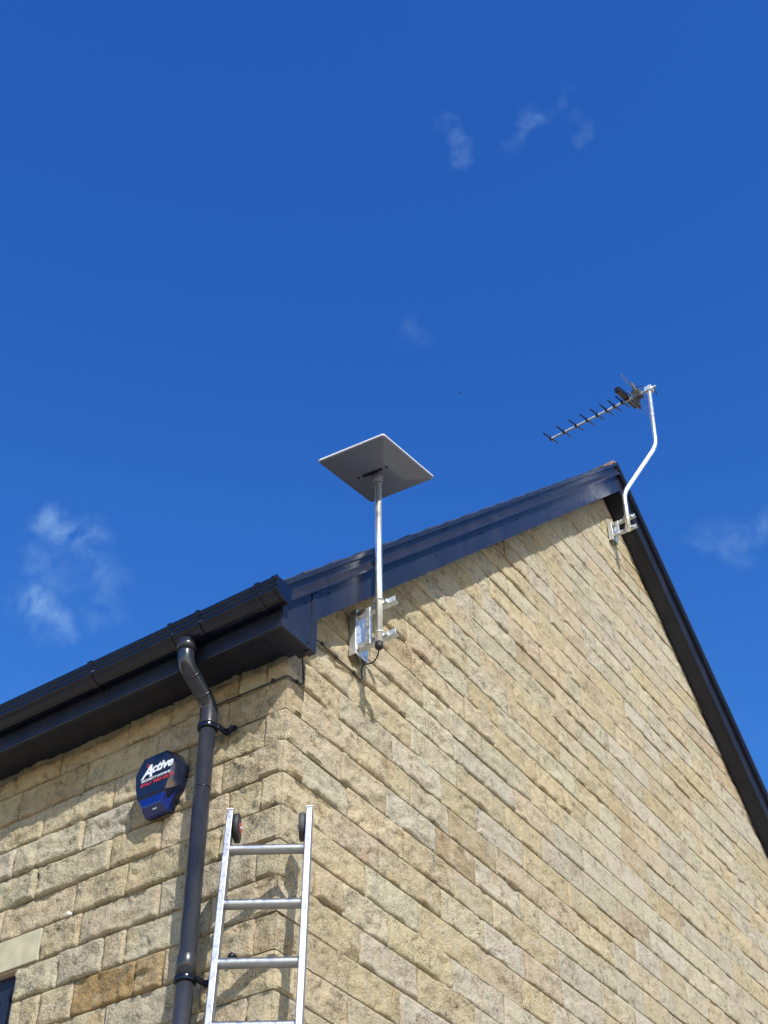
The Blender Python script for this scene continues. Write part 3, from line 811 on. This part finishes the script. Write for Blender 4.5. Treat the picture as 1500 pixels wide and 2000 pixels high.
# ------------------------------------------------------------------ alarm bell box
bell = empty('alarm_box', (-.03, .607, -.33), 'navy hexagonal burglar alarm box with white lettering and blue lower lens', 'alarm')
BC = .610
def bpt(a, b_, c): return V(-c*.95, BC - a*.88, -.184+(b_+.165)*.82)
def hexa(tw, ww, bw, zt_, zw, zl, zb_):
    return [(-tw, zt_), (tw, zt_), (ww, zw), (ww*.90, zl), (bw, zb_), (-bw, zb_), (-ww*.90, zl), (-ww, zw)]
bk_ = hexa(.085, .142, .070, -.165, -.255, -.375, -.492)
fa_ = hexa(.070, .112, .086, -.176, -.262, -.350, -.405)
ring_loft([(bk_, .012), ([(a*1.0, b_) for a, b_ in bk_], .045), (fa_, .098)], bpt).build('cover', NAVY, bell, bevel=.004)
le = [(-.122, -.376), (.122, -.376), (.068, -.498), (-.068, -.498)]
lf = [(-.088, -.402), (.088, -.402), (.054, -.468), (-.054, -.468)]
ring_loft([(le, .030), (le, .052), (lf, .091)], bpt).build('lens', BLUE, bell, bevel=.004)
MB().box((-.010, -.004, 0), (.010, .004, .003), V(0,-1,0), V(0,0,1), V(-1,0,0), bpt(.012, -.481, .0735)).build('lens_screw', DIRTW, bell)
fin = MB()
fin.add([bpt(.090, -.19, .088), bpt(.140, -.262, .050), bpt(.128, -.375, .052), bpt(.088, -.385, .098), bpt(.113, -.262, .1005)], [(0, 1, 4), (1, 2, 3, 4)])
def text(body, size, loc, m, parent, shear=0, bold=.0, sx=1.0, name='lettering'):
    cu = bpy.data.curves.new(name, 'FONT'); cu.body = body; cu.size = size; cu.shear = shear; cu.offset = bold; cu.extrude = .0006
    cu.align_x = 'LEFT'; cu.resolution_u = 3
    ob = bpy.data.objects.new(name, cu); S.collection.objects.link(ob)
    dg = bpy.context.evaluated_depsgraph_get(); me = bpy.data.meshes.new_from_object(ob.evaluated_get(dg))
    bpy.data.objects.remove(ob); me.materials.clear(); me.materials.append(m)
    # local x -> -Y, local y -> +Z, local z -> -X
    Mx = Matrix(((0,0,-1,0), (-1,0,0,0), (0,1,0,0), (0,0,0,1))) @ Matrix.Scale(sx, 4, (1,0,0))
    me.transform(Mx)
    o = bpy.data.objects.new(name, me); S.collection.objects.link(o); o.parent = parent
    pw = parent.location; o.location = V(loc[0], loc[1], loc[2]+Z0)-pw
    return o
fx = -.0950
text('A', .082, (fx, BC+.060, -.296), INKW, bell, .35, .0022)
text('ctive', .060, (fx, BC+.011, -.281), INKW, bell, .30, .0020)
text('SECURITY SYSTEMS', .0150, (fx, BC+.060, -.313), INKW, bell, 0, .0003, 1.22)
text('0161 980 0674', .0235, (fx, BC+.063, -.336), INKR, bell, .2, .0006, 1.26)
m_ = MB(); n = 16
MB_r = []
for k in range(n):
    a = 2*math.pi*k/n; MB_r.append(a)
vs = [bpt(-.034+.009*math.cos(a), -.232+.012*math.sin(a), .0992) for a in MB_r] + [bpt(-.034+.0055*math.cos(a), -.232+.008*math.sin(a), .0992) for a in MB_r]
vs += [bpt(-.034+.009*math.cos(a), -.232+.012*math.sin(a), .1000) for a in MB_r] + [bpt(-.034+.0055*math.cos(a), -.232+.008*math.sin(a), .1000) for a in MB_r]
fs = []
for k in range(n):
    k2 = (k+1) % n; fs += [(2*n+k, 2*n+k2, 3*n+k2, 3*n+k), (k, k2, 2*n+k2, 2*n+k), (n+k, 3*n+k, 3*n+k2, n+k2)]
m_.add(vs, fs).build('emblem', INKR, bell)

# ------------------------------------------------------------------ ladder leaning on the corner
phi = math.radians(-57.25); lean = math.radians(9.5)
lr = V(math.cos(phi), math.sin(phi), 0); ln = V(-lr.y, lr.x, 0)
ls = V(0,0,1)*math.cos(lean)+ln*math.sin(lean); lf_ = ls.cross(lr)*-1
if lf_.dot(ln) > 0: lf_ = -lf_                       # out of the wall, towards the camera
T = V(-.114, -.036, -.865); LW = .273; SP = .245
total = (T.z+Z0)/ls.z
lad = empty('ladder', tuple(T-ls*total), 'aluminium ladder with small wheels at its top leaning on the house corner', 'ladder')
for s2 in (-1, 1):
    c = T + lr*(s2*(LW/2+.012))
    m_ = MB().box((-.012, -.030, -total), (.012, .030, .175 if s2 > 0 else .170), lr, lf_, ls, c)
    m_.build('stile', ALU, lad, bevel=.003)
    MB().box((-.0125, -.031, .0), (.0125, .031, .004), lr, lf_, ls, c+ls*(.176 if s2 > 0 else .171)).build('end_cap', DIRTW, lad)
k = 0
while k*SP < total-.12:
    c = T - ls*(k*SP); n = 18
    vs = []
    for sg in (-LW/2-.001, LW/2+.001):
        for i in range(n):
            a = 2*math.pi*i/n; vs.append(c + lr*sg + lf_*(.0190*math.cos(a)) + ls*(.0190*math.sin(a)))
    m_ = MB().add(vs, [(i, (i+1) % n, n+(i+1) % n, n+i) for i in range(n)], True)
    m_.build('rung', ALU, lad)
    k += 1
for s2 in (-1, 1):
    c = T + lr*(s2*(LW/2-.014)) + ls*(.118) - lf_*.018
    wv = lr
    wh = MB().tube([c-wv*.011, c-wv*.009, c+wv*.009, c+wv*.011], [.050, .055, .055, .050], 28).build('wheel', GREYRUB if s2 > 0 else BLACK, lad)
    MB().tube([c-lr*.0135*s2, c-lr*.0115*s2], [.018, .022], 14).build('hub', RED if s2 < 0 else GREYRUB, wh)
    MB().tube([c-lr*s2*.020, c+lr*s2*.030], .006, 10).build('axle', STEEL, lad)

# ------------------------------------------------------------------ small marks on the front wall
o = MB().tube([(.002, 1.065, -.745), (-.020, 1.065, -.745), (-.026, 1.065, -.745)], [.007, .0078, .0055], 12).build('wall_plug', DIRTW, None, (0, 1.065, -.745))
tag(o, 'small white round plug stuck in the mortar left of the alarm box', 'wall plug')
# small dark bird high over the roof
bdv = V(.586, .333, .739)*150; bc = V(CAM.x, CAM.y, CAM.z-Z0)+bdv
m_ = MB().tube([bc+V(-.10,0,0), bc+V(-.06,0,.01), bc+V(.02,0,.02), bc+V(.09,0,.01), bc+V(.14,0,0)], [.004,.026,.034,.02,.012], 8)
bird = m_.build('bird', BIRD, None, tuple(bc))
tag(bird, 'tiny dark bird flying high in the sky between dish and aerial', 'bird')
for s2 in (-1, 1):
    MB().add([bc+V(-.03, .02*s2, .02), bc+V(.05, .02*s2, .02), bc+V(.05, .13*s2, .07), bc+V(-.0, .13*s2, .075), bc+V(.06, .24*s2, .05)],
             [(0, 1, 2, 3), (3, 2, 4)]).build('wing', BIRD, bird)
